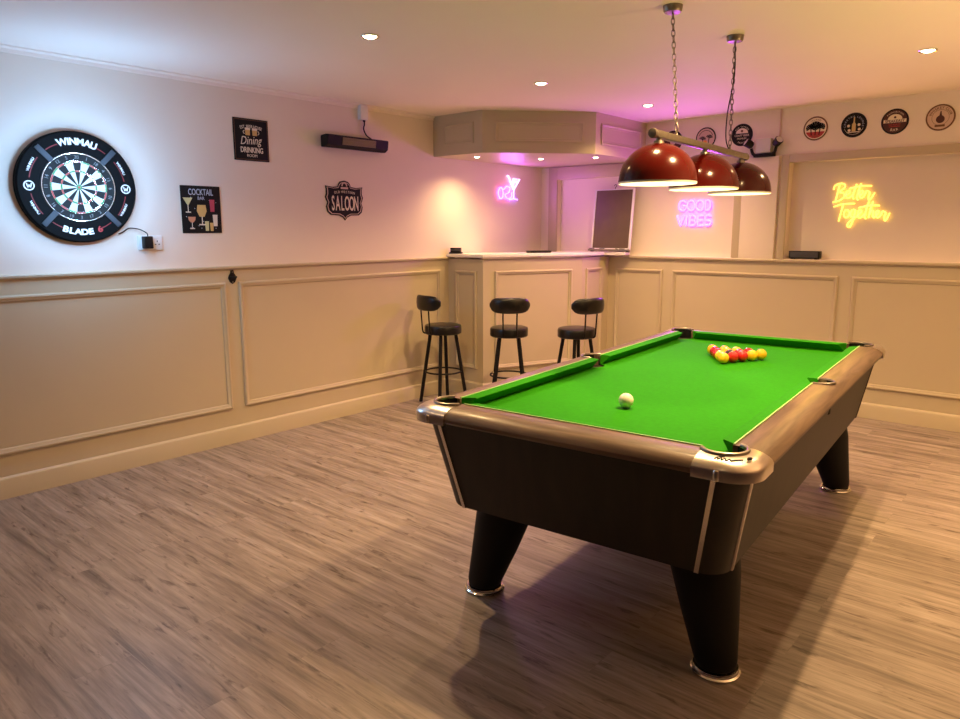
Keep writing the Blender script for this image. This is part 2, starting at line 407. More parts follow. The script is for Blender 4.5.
# ------------------------------------------------------------------ pool table
TX, TY, TR = 2.969, 3.08, R(4.867)
tab = thing('pool_table', 'large dark walnut pool table with green cloth and black tapered legs', 'pool table', MT(TX, TY, 0, TR))
ZB = .745
lo_, hi_ = (.518, 1.178, .080, .398), (.582, 1.250, .083, .738)
bm = B(); loft(bm, [rrect(lo_[0]-.012, lo_[1]-.012, lo_[2], lo_[3]-.006), rrect(*lo_), rrect(*hi_)]); cab = obj('cabinet', bm, M['apron'], tab)
for su in (-1, 1):
    for sv in (-1, 1):
        for which in (0, 1):
            pts = []
            for hu, hv, r, z in (lo_, hi_):
                if which == 0: pts.append((su*(hu-r), sv*(hv+.001), z))
                else: pts.append((su*(hu+.001), sv*(hv-r), z))
            bm = B(); a, b = map(Vector, pts); w = .007
            t = Vector((w, 0, 0)) if which == 0 else Vector((0, w, 0)); nrm = Vector((0, sv*.004, 0)) if which == 0 else Vector((su*.004, 0, 0))
            loft(bm, [[p-t-nrm, p+t-nrm, p+t+nrm, p-t+nrm] for p in (a, b)])
            obj('corner_strip', bm, M['silver'], tab)
# slate bed with pocket notches
def arcp(cx, cy, r, a0, a1, n=8): return [(cx+r*math.cos(R(a0+(a1-a0)*i/n)), cy+r*math.sin(R(a0+(a1-a0)*i/n))) for i in range(n+1)]
CPu, CPv, CR = .498, 1.168, .060
MPu, MR = .520, .055
quad = arcp(MPu, 0, MR, 180, 104.7)+arcp(CPu, CPv, CR, 277.7, 172.3)
q1 = [(u, v) for u, v in quad]
poly = q1+[(-u, v) for u, v in q1[::-1]]
bot = [(-u, -v) for u, v in q1]+[(u, -v) for u, v in q1[::-1]]
bm = prism(B(), poly[:]+bot, .722, ZB); bmesh.ops.remove_doubles(bm, verts=bm.verts, dist=1e-5); obj('playing_surface', bm, M['cloth'], tab)
# rails
RP = [(0, .737), (0, .791), (.040, .7915), (.068, .788), (.092, .780), (.107, .769), (.114, .757), (.113, .747), (.105, .739), (.09, .737)]
def rail(axis, s, a, b, m):
    bm = B()
    rings = []
    for t in (a, b):
        rings.append([((s*(.505+d), t, z) if axis == 1 else (t, s*(1.175+d), z)) for d, z in RP])
    loft(bm, rings); return obj('rail', bm, m, tab)
def pocketcup(bm, cx, cy, r, mid, half):
    # leather cup: hangs below the bed, its wall rises to the rim only on the outer side
    rings = []
    for k2, zf in ((0, None), (1, .742), (2, .66), (3, .645)):
        rg = []
        for i in range(32):
            a = 360*i/32; dl = abs((a-mid+180) % 360-180)
            z = (.789 if dl < half else .742) if zf is None else zf
            rr = r-.0018 if k2 < 3 else .02
            rg.append((cx+rr*math.cos(R(a)), cy+rr*math.sin(R(a)), z))
        rings.append(rg)
    return loft(bm, rings, False, True)
def midrail(bm, s):
    # the rail profile, cut back to the pocket
    rings = []
    for i in range(17):
        v = -.075+.15*i/16
        cut = max(0., MPu+math.sqrt(max(0, MR*MR-v*v))-.505) if abs(v) < MR-.0005 else 0.
        rings.append([(s*(.505+max(d, cut)), v, z) for d, z in RP])
    return loft(bm, rings)
for s in (-1, 1):
    rail(0, s, -.444, .444, M['railx'])
    for q in (-1, 1): rail(1, s, q*.075, q*1.114, M['rail'])
    # piece of rail round the middle pocket
    pts = [(s*.610, -.075), (s*.610, .075), (s*.505, .075)]+[(s*(MPu+MR*math.cos(R(a))), MR*math.sin(R(a))) for a in range(96, -97, -12)]+[(s*.505, -.075)]
    pts = [(u, v) for u, v in pts]
    obj('middle_rail', midrail(B(), s), M['rail'], tab)
    bm = B(); tube(bm, [(s*(MPu+(MR+.005)*math.cos(R(a))), (MR+.005)*math.sin(R(a)), .792) for a in range(100, -101, -10)], .006, 8)
    obj('pocket_rim', bm, M['pewter'], tab)
    bm = B(); pocketcup(bm, s*MPu, 0, MR, 0 if s > 0 else 180, 100)
    obj('pocket_cup', bm, M['blackm'], tab)
for su in (-1, 1):
    for sv in (-1, 1):
        outer = [Vector((.622, 1.114)), Vector((.622, 1.155))]+[Vector((.525+.097*math.cos(R(a)), 1.195+.097*math.sin(R(a)))) for a in range(0, 91, 10)]+[Vector((.485, 1.292)), Vector((.444, 1.292))]
        lens = [0]
        for p, q in zip(outer, outer[1:]): lens.append(lens[-1]+(q-p).length)
        bm = B(); rings = []
        a_s, a_e = R(-61), R(151)
        for o_, l_ in zip(outer, lens):
            a = a_s+(a_e-a_s)*l_/lens[-1]
            n_ = Vector((CPu+CR*math.cos(a), CPv+CR*math.sin(a)))
            rings.append([(su*p.x, sv*p.y, z) for p, z in ((n_, .734), (o_, .734), (o_, .760), (o_.lerp(n_, .04), .768), (o_.lerp(n_, .14), .776), (o_.lerp(n_, .32), .784), (o_.lerp(n_, .55), .790), (n_, .7925))])
        loft(bm, rings)
        cap = obj('corner_cap', bm, M['brushed'], tab); cap['label'] = 'brushed silver metal corner cap'
        # vertical boss on the end face
        obj('boss', lathe(B(), [(.008, .735), (.009, .739), (.009, .760), (.006, .765)], 14, True, True, su*.515, sv*1.290), M['brushed'], cap)
        bm = B(); tube(bm, [(su*(CPu+(CR+.004)*math.cos(R(a))), sv*(CPv+(CR+.004)*math.sin(R(a))), .7945) for a in range(-60, 151, 10)], .0065, 8)
        obj('pocket_rim', bm, M['pewter'], tab)
        bm = B(); pocketcup(bm, su*CPu, sv*CPv, CR, math.degrees(math.atan2(sv, su)), 118)
        obj('pocket_cup', bm, M['blackm'], tab)
        if su == 1 and sv == -1:
            bm = B()
            for st in ([(.500, -1.262), (.505, -1.250), (.509, -1.264), (.515, -1.249), (.519, -1.263), (.526, -1.251), (.531, -1.262), (.538, -1.250), (.543, -1.258), (.553, -1.250), (.572, -1.243)],
                       [(.506, -1.246), (.522, -1.244)], [(.580, -1.232), (.588, -1.220), (.584, -1.212), (.578, -1.220), (.589, -1.226)]):
                tube(bm, smoothline([(u, v, .7925-max(0., -v-1.240)*.22) for u, v in st], 3), .0024, 5)
            obj('signature', bm, M['blackm'], cap)['label'] = 'black handwritten signature'
# cushions
CP = [(.003, .746), (.003, .7925), (-.038, .7915), (-.044, .788), (-.005, .7462)]
def cushion(axis, s, a, b, ja, jb):
    bm = B(); rings = []
    for t, j, sg in ((a, ja, -1), (b, jb, 1)):
        rings.append([((s*(.505+d), t+sg*j*(d+.05)/.053, z) if axis == 1 else (t+sg*j*(d+.05)/.053, s*(1.175+d), z)) for d, z in CP])
    loft(bm, rings); c = obj('cushion', bm, M['cloth'], tab)
    bm = B(); lo = a-ja; hi = b+jb
    if axis == 1: box(bm, min(s*.5045, s*.5095), max(s*.5045, s*.5095), lo, hi, .788, .7945)
    else: box(bm, lo, hi, min(s*1.1745, s*1.1795), max(s*1.1745, s*1.1795), .788, .7945)
    obj('beading', bm, M['cloth_edge'], c)['label'] = 'cloth edge strip, its highlight put into pale green'
for s in (-1, 1):
    cushion(0, s, -.392, .392, .044, .044)
    cushion(1, s, .062, 1.062, .012, .044); cushion(1, s, -1.062, -.062, .044, .012)
# legs
for su in (-1, 1):
    for sv in (-1, 1):
        bm = B(); rings = []
        for f, rad, z in ((0, .058, .022), (0.01, .066, .030), (.04, .070, .05), (.35, .090, .17), (.7, .112, .32), (1, .126, .40)):
            rings.append(circ(rad, z, 28, su*(.462-.092*f), sv*(1.016-.066*f)))
        loft(bm, rings); leg = obj('leg', bm, M['blackm'], tab); leg['label'] = 'black tapered leg'
        bm = lathe(B(), [(.070, 0), (.078, .003), (.079, .008), (.074, .012), (.074, .018), (.071, .023), (.050, .026)], 28, True, True, su*.462, sv*1.016)
        obj('foot', bm, M['chrome'], leg)['label'] = 'round chrome foot'
# ------------------------------------------------------------------ balls
BR = .0285
def tmat(u, v, z): return MT(TX, TY, 0, TR) @ Matrix.Translation((u, v, z))
sph = B(); bmesh.ops.create_uvsphere(sph, u_segments=28, v_segments=16, radius=BR)
cue = obj('cue_ball', sph, M['ballw'], None, tmat(-.015, -.716, ZB+BR+.0012), smooth=180)
tag(cue, 'white cue ball alone on the near half of the green table', 'pool ball')
A0 = Vector((-.006, .418)); va = (Vector((.120, .637))-A0)/4; vb = (Vector((-.134, .640))-A0)/4
BALLS = {(0, 0): 'y', (1, 0): 'y', (1, 1): 'r', (2, 0): 'r', (2, 1): 'k', (2, 2): 'r', (3, 0): 'r', (3, 1): 'y', (3, 2): 'r', (3, 3): 'y',
         (4, 0): 'y', (4, 1): 'y', (4, 2): 'y', (4, 3): 'r', (4, 4): 'y'}
NAME = {'y': 'yellow', 'r': 'red', 'k': 'black'}
POS = {(0, 0): 'at the front point of the triangle, nearest the white ball', (1, 0): 'behind the front point, on the left edge of the triangle',
       (1, 1): 'next to the front point, on the right edge of the triangle', (2, 0): 'in the middle of the left edge of the triangle',
       (2, 1): 'in the very middle of the triangle of balls', (2, 2): 'in the middle of the right edge of the triangle',
       (3, 0): 'on the left edge beside the far left corner ball', (3, 1): 'inside the triangle behind the black ball, left one',
       (3, 2): 'inside the triangle behind the black ball, right one', (3, 3): 'on the right edge beside the far right corner ball',
       (4, 0): 'at the far left corner of the triangle', (4, 1): 'second from left in the back row of the triangle',
       (4, 2): 'in the centre of the back row of the triangle', (4, 3): 'second from right in the back row of the triangle', (4, 4): 'at the far right corner of the triangle'}
first = {}
for (r, q), c in BALLS.items():
    u, v = A0+vb*(r-q)+va*q
    if c not in first:
        s2 = B(); bmesh.ops.create_uvsphere(s2, u_segments=24, v_segments=14, radius=BR)
        o = obj('pool_ball', s2, M['ball'+c], None, None, smooth=180); first[c] = o
    else:
        o = first[c].copy(); COL.objects.link(o)
    o.matrix_world = tmat(u, v, ZB+BR+.0012)
    tag(o, NAME[c]+' pool ball '+POS[(r, q)], 'pool ball', 'racked pool balls on the green cloth')

# ------------------------------------------------------------------ pendant lamp over the table
PX, PY, PR = 2.876, 3.275, R(4.0)
lamp = thing('pendant_lamp', 'three red dome shades on a bar hung by chains above the pool table', 'pendant lamp', MT(PX, PY, 0, PR))
ZBAR = 1.795
bm = B(); box(bm, -.017, .017, -.575, .595, ZBAR-.014, ZBAR+.014, .004); obj('bar', bm, M['pewter'], lamp)
for s in (-1, 1):
    obj('bar_end', lathe(B(), [(.004, 0), (.018, .002), (.020, .010), (.019, .024), (.012, .028)], 16), M['pewter'], lamp, Matrix.Translation((0, s*.61+.01*s-(.0 if s > 0 else -.02), ZBAR)) @ Matrix.Rotation(s*math.pi/2, 4, 'X'))
IW = MT(PX, PY, 0, PR).inverted()
for (rx, ry, by) in ((2.845, 2.957, -.345), (2.858, 3.599, .345)):
    top = IW @ Vector((rx, ry, CEIL)); bot = Vector((0, by, ZBAR+.012))
    obj('ceiling_rose', lathe(B(), [(.008, -.028), (.034, -.027), (.038, -.021), (.041, -.004), (.041, 0)], 28, True, True, top.x, top.y), M['pewter'], lamp,
        Matrix.Translation((0, 0, CEIL)))
    a = top-Vector((0, 0, .027)); n = int((a-bot).length/.0235); bm = B(); ax = (bot-a)/n
    for i in range(n):
        c = a+ax*(i+.5); d = ax.normalized(); side = Vector((1, 0, 0)) if i % 2 else Vector((0, 1, 0))
        tube(bm, [c+d*(.0165*math.sin(t))+side*(.0075*math.cos(t)) for t in [2*math.pi*j/10 for j in range(10)]], .0022, 5, True)
    obj('chain', bm, M['pewter'], lamp)
    if by > 0:
        bm = B(); tube(bm, smoothline([a, a*.7+bot*.3+Vector((.005, 0, 0)), a*.35+bot*.65+Vector((-.02, 0, 0)), a*.12+bot*.88+Vector((-.022, 0, 0)), bot+Vector((.0, -.012, 0))], 6), .003, 6)
        obj('flex', bm, M['black'], lamp)
SZ = 1.600
for v in (-.53, 0, .53):
    off = Matrix.Translation((0, v, 0))
    obj('stem', lathe(B(), [(.012, ZBAR-.014), (.012, SZ+.172), (.020, SZ+.170), (.024, SZ+.150)], 16), M['pewter'], lamp, off)
    RS = .157
    prof = [(RS*math.sin(R(a)), SZ+.010+.152*math.cos(R(a))) for a in range(8, 91, 6)]
    bm = B(); lathe(bm, prof+[(RS+.0015, SZ+.008), (RS, SZ+.007)], 48, True, False); sh = obj('shade', bm, M['redshade'], lamp, off, smooth=60, norm=False)
    sh['label'] = 'glossy red dome shade'
    prof = [((RS-.004)*math.sin(R(a)), SZ+.001+.154*math.cos(R(a))) for a in range(8, 91, 6)]
    bm = B(); lathe(bm, prof+[(RS-.001, SZ-.001), (RS+.0002, SZ+.002), (RS, SZ+.0072)], 48, True, False)  # lip hangs below the red shade, shaped to imitate the lining's glow
    obj('shade_lining', bm, M['liner'], sh, smooth=60)['label'] = 'white inside of the shade, lowered lip imitating its glow'
    bm = B(); bmesh.ops.create_uvsphere(bm, u_segments=16, v_segments=10, radius=.03)
    for q in bm.verts: q.co += Vector((0, 0, SZ+.075))
    obj('bulb', bm, M['bulb'], sh)
    l = bpy.data.lights.new('pendant_glow', 'POINT'); l.energy = 1.9; l.color = (1, .72, .38); l.shadow_soft_size = .035
    lo = bpy.data.objects.new('pendant_glow', l); lo.matrix_world = MT(PX, PY, 0, PR) @ Matrix.Translation((0, v, SZ+.03)); COL.objects.link(lo)

# ------------------------------------------------------------------ bar stools
def stool(x, y, face, label):
    t = thing('bar_stool', label, 'bar stool', MT(x, y, 0, face), 'bar stools at the corner bar')   # local +y is where the sitter looks
    obj('seat', lathe(B(), [(.05, .578), (.144, .580), (.152, .588), (.152, .638), (.147, .650), (.13, .656), (.05, .659)], 36), M['leather'], t)
    for a in (45, 135, 225, 315):
        c, s = math.cos(R(a)), math.sin(R(a))
        bm = B(); tube(bm, [(c*.105, s*.105, .58), (c*.195, s*.195, 0.0)], .0145, 10); obj('leg', bm, M['black'], t)
    bm = B(); tube(bm, [(0.149*math.cos(2*math.pi*i/32), 0.149*math.sin(2*math.pi*i/32), .265) for i in range(32)], .007, 8, True); obj('footrest', bm, M['black'], t)
    for s in (-1, 1):
        bm = B(); tube(bm, smoothline([(s*.05, -.12, .586), (s*.052, -.160, .60), (s*.053, -.170, .67), (s*.055, -.180, .82)], 4), .006, 8); obj('back_strut', bm, M['black'], t)
    # curved rounded backrest pad
    bm = B(); rings = []
    N = 14
    for i in range(N+1):
        f = -1+2*i/N
        ang = f*R(48); rad = .205
        cx, cy = rad*math.sin(ang), .012-rad*math.cos(ang)
        k2 = (1-abs(f)**5)**.5 if abs(f) < 1 else 0
        hh = .062*max(k2, .30); th = .021*max(k2, .35)
        rings.append([(cx+math.sin(ang)*th*math.cos(b), cy-math.cos(ang)*th*math.cos(b), .842+hh*(abs(math.sin(b))**.6)*(1 if math.sin(b) >= 0 else -1)) for b in [2*math.pi*j/16 for j in range(16)]])
    loft(bm, rings); obj('backrest', bm, M['leather'], t, smooth=60)
    return t
def yaw_of(dx, dy): return math.atan2(dy, dx)-math.pi/2
stool(.285, 4.20, yaw_of(.19, .98), 'black bar stool on the left beside the left wall, backrest turned sideways')
stool(.795, 4.43, yaw_of(-.655, .755), 'black bar stool in the middle of the three, back square to the viewer')
stool(1.24, 4.73, yaw_of(-.945, .326), 'black bar stool on the right of the three, half hidden by the pool table')

# ------------------------------------------------------------------ dartboard
db = thing('dartboard', 'round dartboard in a black surround with white and red lettering on the left wall', 'dartboard', ML(1.592, 1.650) @ Matrix.Diagonal((.985, .96, 1, 1)))
bm = B(); loft(bm, [circ(r, z, 72) for r, z in ((.300, .0), (.311, .006), (.311, .044), (.303, .052), (.200, .052), (.196, .046))], True, False)
obj('surround', bm, M['surround'], db)
bm = B(); rings = [(.0001, 0), (.0062, 2), (.0145, 3), (.086, 4), (.094, 5), (.139, 4), (.147, 5)]
nseg = 5
edges = [.0001, .0062, .0145, .086, .094, .139, .147, .196]
vr = [[bm.verts.new((r*math.cos(2*math.pi*(j-nseg/2)/(20*nseg)+math.pi/2), r*math.sin(2*math.pi*(j-nseg/2)/(20*nseg)+math.pi/2), .046)) for j in range(20*nseg)] for r in edges]
for q in range(len(edges)-1):
    for j in range(20*nseg):
        f = bm.faces.new((vr[q][j], vr[q+1][j], vr[q+1][(j+1) % (20*nseg)], vr[q][(j+1) % (20*nseg)]))
        s = j//nseg
        even = s % 2 == 0
        f.material_index = (3, 2, 0 if even else 1, 3 if even else 2, 0 if even else 1, 3 if even else 2, 0)[q]
obj('board_face', bm, [M['boardblk'], M['boardwht'], M['green'], M['red']], db, smooth=0, norm=False)
bm = B()
for r in (.0062, .0145, .086, .094, .139, .147): ring_flat(bm, 0, 0, r-.0006, r+.0006, .046, .0485, n=60)
obj('wire', bm, M['silver'], db)
bm = B(); ring_flat(bm, 0, 0, .187, .191, .046, .0535, n=80); obj('number_ring', bm, M['silver'], db)
for i, nn in enumerate((20, 1, 18, 4, 13, 6, 10, 15, 2, 17, 3, 19, 7, 16, 8, 11, 14, 9, 12, 5)):
    a = math.pi/2-i*math.pi/10; low = 6 <= i <= 14
    obj('numeral', text_into(B(), str(nn), .019, .0015, .168*math.cos(a), .168*math.sin(a), .046, .9, a+math.pi/2 if low else a-math.pi/2), M['numeral'], db, smooth=0)
for a in (45, 135, 225, 315):
    bm = B(); box(bm, 0.188, .292, -.015, .015, .052, .060, .003)
    for v in bm.verts: v.co = Matrix.Rotation(R(a+(2 if a in (45, 225) else -2)), 3, 'Z') @ v.co
    obj('bracket', bm, M['grey'], db)['label'] = 'grey bracket arm across the surround'
for a0, a1 in ((52, 68), (112, 128), (142, 170), (190, 218), (232, 248), (292, 308), (322, 350), (10, 38)):
    obj('red_band', ring_flat(B(), 0, 0, .246, .251, .052, .0528, R(a0), R(a1), 12), M['darkred'], db, smooth=0)
bm = B(); arc_text(bm, 'WINMAU', .254, .036, R(88), R(7.4), .052, .001, sx=1.0, bold=.04); obj('lettering', bm, M['white'], db, smooth=0); bm = B()
arc_text(bm, 'BLADE', .250, .032, R(264), R(8.0), .052, .001, sx=1.18, flip=True, bold=.045); obj('lettering', bm, M['white'], db, smooth=0)
for am, fl in ((154, False), (207, True), (332, True), (27, False)):
    obj('lettering', arc_text(B(), 'WINMAU', .262, .013, R(am), R(2.7), .052, .001, flip=fl, sx=1.1, bold=.02), M['white'], db, smooth=0)
bm = B(); arc_text(bm, '6', .250, .032, R(264+27), .1, .052, .001, sx=1.2, flip=True, bold=.03); obj('numeral', bm, M['red'], db, smooth=0)
for sx in (-1, 1):
    bm = B(); disc(bm, sx*.250, 0, .027, .052, .0535, 24); e = obj('emblem', bm, M['white'], db)
    bm = B(); disc(bm, sx*.250, 0, .021, .0535, .0542, 24); obj('emblem_field', bm, M['blackm'], e)
    bm = B(); 
    for p in (((-.012, .012), (-.006, -.012)), ((-.006, -.012), (0, .004)), ((0, .004), (.006, -.012)), ((.006, -.012), (.012, .012))):
        bar2(bm, (sx*.250+p[0][0], p[0][1]), (sx*.250+p[1][0], p[1][1]), .0055, .0542, .055)
    obj('emblem_letter', bm, M['white'], e)
# socket and its plug-in power adaptor
so = thing('wall_socket', 'white double wall socket to the lower right of the dartboard', 'wall socket', ML(1.975, 1.345))
bm = B(); box(bm, -.073, .073, -.043, .043, 0, .010, .003); obj('faceplate', bm, M['white'], so)
for sx in (-1, 1):
    bm = B(); box(bm, sx*.018-.007, sx*.018+.007, .016, .034, .010, .014, .001); obj('rocker_switch', bm, M['white'], so)
bm = B()
for px, py, w, h in ((.042, .008, .005, .010), (.031, -.010, .009, .005), (.053, -.010, .009, .005)): box(bm, px-w/2, px+w/2, py-h/2, py+h/2, .010, .0104)
obj('pin_hole', bm, M['black'], so)
ad = thing('power_adaptor', 'black plug-in power adaptor in the socket, wired to the dartboard', 'power adaptor', ML(1.948, 1.347))
bm = B(); box(bm, -.026, .026, -.036, .036, .0145, .055, .005); obj('body', bm, M['black'], ad)
bm = B(); tube(bm, smoothline([(.004, .036, .035), (-.002, .055, .035), (-.04, .078, .02), (-.09, .083, .008), (-.125, .062, .010), (-.155, .052, .02)], 5), .003, 6); obj('lead', bm, M['black'], ad)

# ------------------------------------------------------------------ signs on the left wall
def plate(name, w, h, m, t, bev=.003, th=.006):
    return obj(name, box(B(), -w/2, w/2, -h/2, h/2, 0, th, bev), m, t)
Z1 = .0062
t = thing('cocktail_sign', 'black square tin sign showing coloured cocktail glasses, left of the other signs', 'wall sign', ML(2.316, 1.546), 'tin signs on the left wall')
plate('backing', .262, .292, M['blackm'], t)
bm = B(); text_into(bm, 'COCKTAIL', .038, .001, 0, .108, Z1, .62, bold=.01); obj('lettering', text_into(B(), 'BAR', .020, .001, 0, .070, Z1, .9), M['palebl'], t, smooth=0); obj('lettering', bm, M['palebl'], t, smooth=0)
def glass(cx, cy, s, kind, m):
    bm = B(); z0, z1 = Z1, Z1+.0012
    if kind == 'martini':
        prism(bm, [(cx-.030*s, cy+.03*s), (cx+.030*s, cy+.03*s), (cx+.004*s, cy-.012*s), (cx-.004*s, cy-.012*s)], z0, z1)
    elif kind == 'coupe':
        prism(bm, [(cx-.026*s, cy+.022*s), (cx+.026*s, cy+.022*s), (cx+.022*s, cy), (cx+.010*s, cy-.014*s), (cx-.010*s, cy-.014*s), (cx-.022*s, cy)], z0, z1)
    elif kind == 'goblet':
        prism(bm, [(cx-.020*s, cy+.036*s), (cx+.020*s, cy+.036*s), (cx+.024*s, cy+.008*s), (cx+.012*s, cy-.018*s), (cx-.012*s, cy-.018*s), (cx-.024*s, cy+.008*s)], z0, z1)
    else:
        prism(bm, [(cx-.018*s, cy+.035*s), (cx+.018*s, cy+.035*s), (cx+.014*s, cy-.045*s), (cx-.014*s, cy-.045*s)], z0, z1)
    g = obj('cocktail_picture', bm, m, t, smooth=0)
    if kind != 'tall':
        b2 = B(); bar2(b2, (cx, cy-.012*s), (cx, cy-.052*s), .004*s, z0, z1); bar2(b2, (cx-.016*s, cy-.054*s), (cx+.016*s, cy-.054*s), .006*s, z0, z1)
        obj('glass_stem', b2, M['cream'], g, smooth=0)
M['lemon'] = mat('lemon_print', (.62, .58, .28), .6); M['amber'] = mat('amber_print', (.65, .42, .14), .6); M['peach'] = mat('peach_print', (.60, .27, .15), .6)
glass(-.088, .040, 1.05, 'martini', M['lemon']); glass(-.068, -.066, .95, 'coupe', M['peach']); glass(0, -.020, 1.35, 'goblet', M['amber'])
glass(.072, .030, .95, 'tall', M['rose']); glass(.088, -.062, .9, 'tall', M['cream']); glass(.030, -.098, .75, 'tall', M['lemon']); glass(.062, -.104, .65, 'tall', M['amber'])
bm = B()
for _ in range(16):
    disc(bm, random.uniform(-.118, .118), random.uniform(-.135, .09), .003, Z1, Z1+.0006, 6)
obj('speckle', bm, M['palebl'], t, smooth=0)

t = thing('drinking_sign', 'black tin sign reading DRINKING under two beer mugs, above the cocktail sign', 'wall sign', ML(2.695, 2.003), 'tin signs on the left wall')
plate('backing', .258, .268, M['blackm'], t)
bm = B(); frame(bm, -.122, .122, -.127, .127, [(0, Z1), (0, Z1+.001), (.003, Z1+.001), (.003, Z1)]); obj('border', bm, M['brown'], t)
bm = B(); arc_text(bm, 'EST. BEER HOUSE', .30, .020, R(90), R(2.4), Z1, .001, 0, -.215, .8)
obj('lettering', bm, M['cream'], t, smooth=0)
obj('lettering', text_into(B(), 'Dining', .052, .001, -.008, -.002, Z1, .80, R(3), shear=.35), M['cream'], t, smooth=0)
obj('lettering', text_into(B(), 'DRINKING', .034, .001, 0, -.064, Z1, .72, bold=.02), M['cream'], t, smooth=0)
obj('lettering', text_into(B(), 'ROOM', .018, .001, 0, -.100, Z1, 1.), M['cream'], t, smooth=0)
for sx in (-1, 1):
    bm = B(); prism(bm, [(sx*.026-.016, .028), (sx*.026+.016, .028), (sx*.026+.018, .066), (sx*.026-.018, .066)], Z1, Z1+.001)
    g = obj('mug_picture', bm, M['amber'], t, smooth=0)
    bm = B()
    for q in (-.012, 0, .012): disc(bm, sx*.026+q, .068, .008, Z1+.001, Z1+.0016, 10)
    ring_flat(bm, sx*.048, .047, .008, .012, Z1, Z1+.001, -math.pi/2 if sx > 0 else math.pi/2, math.pi/2 if sx > 0 else 3*math.pi/2, 10)
    obj('foam_picture', bm, M['cream'], g, smooth=0)

t = thing('saloon_sign', 'black shield-shaped sign reading SALOON below the wall heater', 'wall sign', ML(3.45, 1.638), 'tin signs on the left wall')
def shield(ins, y=1.):
    half = [(0, -.148), (.018, -.128), (.055, -.112), (.130, -.110), (.160, -.088), (.170, -.050), (.158, -.020), (.168, 0), (.176, .020), (.166, .045), (.166, .075), (.172, .100), (.110, .092), (.060, .098), (.052, .118), (.036, .134), (.0, .142)]
    out = []
    for u, v in half: out.append((u*(1-ins/.17), v*(1-ins/.14)))
    return out+[(-u, v) for u, v in out[-2:0:-1]]
obj('backing', prism(B(), shield(0), 0, .007), M['blackm'], t)
bm = B(); s0, s1 = shield(.010), shield(.016)
loft(bm, [[(u, v, z) for u, v in s] for s, z in ((s0, .007), (s0, .0082), (s1, .0082), (s1, .007))], False, False); obj('border', bm, M['tan'], t, smooth=0)
bm = B()
for i, ch in enumerate('SALOON'):
    text_into(bm, ch, .105, .0012, -.108+i*.0432, -.022, .007, .40, bold=.012)
obj('lettering', arc_text(B(), 'OLD WESTERN', .6, .018, R(90), R(1.75), .007, .001, 0, -.540, .9), M['cream'], t, smooth=0)
obj('lettering', bm, M['cream'], t, smooth=0)
bm = B(); ring_flat(bm, 0, .104, .016, .026, .007, .0085, R(-10), R(190), 14); box(bm, -.034, .034, .080, .094, .007, .0085); obj('crest', bm, M['tan'], t, smooth=0)

# heater, its fused box and cable
t = thing('wall_heater', 'long black infrared heater high on the left wall', 'wall heater', ML(3.525, 2.045))
HW = .285
def hring(x, s=1.):
    return [(x, .040*s, .02), (x, .046*s, .085), (x, .040*s, .110), (x, -.026*s, .100), (x, -.044*s, .070), (x, -.040*s, .02)]
bm = B(); loft(bm, [hring(-HW), hring(-HW+.02), hring(HW-.02), hring(HW)]); bmesh.ops.bevel(bm, geom=bm.edges[:], offset=.004, segments=2, affect='EDGES'); obj('housing', bm, M['black'], t)
for sx in (-1, 1):
    bm = B(); box(bm, sx*.18-.015, sx*.18+.015, -.03, .03, 0, .024, .002); obj('bracket', bm, M['black'], t)
bm = B(); q = [(.030, .1098), (-.021, .1022)]
def gpt(x, f, o=0): 
    y = q[0][0]+(q[1][0]-q[0][0])*f; z = q[0][1]+(q[1][1]-q[0][1])*f; return Vector((x, y, z+o))
loft(bm, [[gpt(x, 0, -.001), gpt(x, 0, .003), gpt(x, 1, .003), gpt(x, 1, -.001)] for x in (-.155, .155)]); g = obj('grille', bm, M['grille'], t)
bm = B()
for i in range(31): tube(bm, [gpt(-.15+i*.01, 0, .005), gpt(-.15+i*.01, 1, .005)], .0012, 4)
for f in (.1, .5, .9): tube(bm, [gpt(-.155, f, .005), gpt(.155, f, .005)], .0014, 4)
obj('guard_wire', bm, M['pewter'], g)
t = thing('spur_box', 'small white connection box near the ceiling above the heater', 'junction box', ML(3.635, 2.285))
bm = B(); box(bm, -.034, .034, -.055, .055, 0, .040, .004); obj('body', bm, M['white'], t)
bm = B(); tube(bm, smoothline([(.012, -.055, .02), (.014, -.085, .02), (.004, -.120, .022), (.018, -.165, .035), (.045, -.193, .06)], 5), .005, 6); obj('cable', bm, M['black'], t)
bm = B(); lathe(bm, [(.007, -.066), (.010, -.064), (.010, -.055)], 12); 
for v in bm.verts: v.co = Vector((v.co.x+.012, v.co.z, v.co.y+.02))
obj('gland', bm, M['black'], t)
# bottle opener
t = thing('bottle_opener', 'small black bottle opener fixed to the panelling below the signs', 'bottle opener', ML(2.495, 1.112, .010))
bm = B(); prism(bm, [(0, .050), (.010, .046), (.012, .030), (.024, .012), (.030, -.004), (.018, -.030), (0, -.042), (-.018, -.030), (-.030, -.004), (-.024, .012), (-.012, .030), (-.010, .046)], 0, .006); obj('backplate', bm, M['black'], t)
bm = B(); tube(bm, smoothline([(-.020, .004, .006), (-.016, .004, .028), (0, .002, .036), (.016, .004, .028), (.020, .004, .006)], 4), .0055, 8); obj('cap_lifter', bm, M['black'], t)
bm = B(); disc(bm, 0, .036, .004, .006, .009, 10); disc(bm, 0, -.030, .004, .006, .009, 10); obj('screw', bm, M['pewter'], t)

# ------------------------------------------------------------------ neon signs
def neon(bm, strokes, r, smooth=True, z=.018):
    for s in strokes:
        p = [(x, y, z) for x, y in s]
        tube(bm, smoothline(p, 4) if smooth else p, r, 8)
    return bm
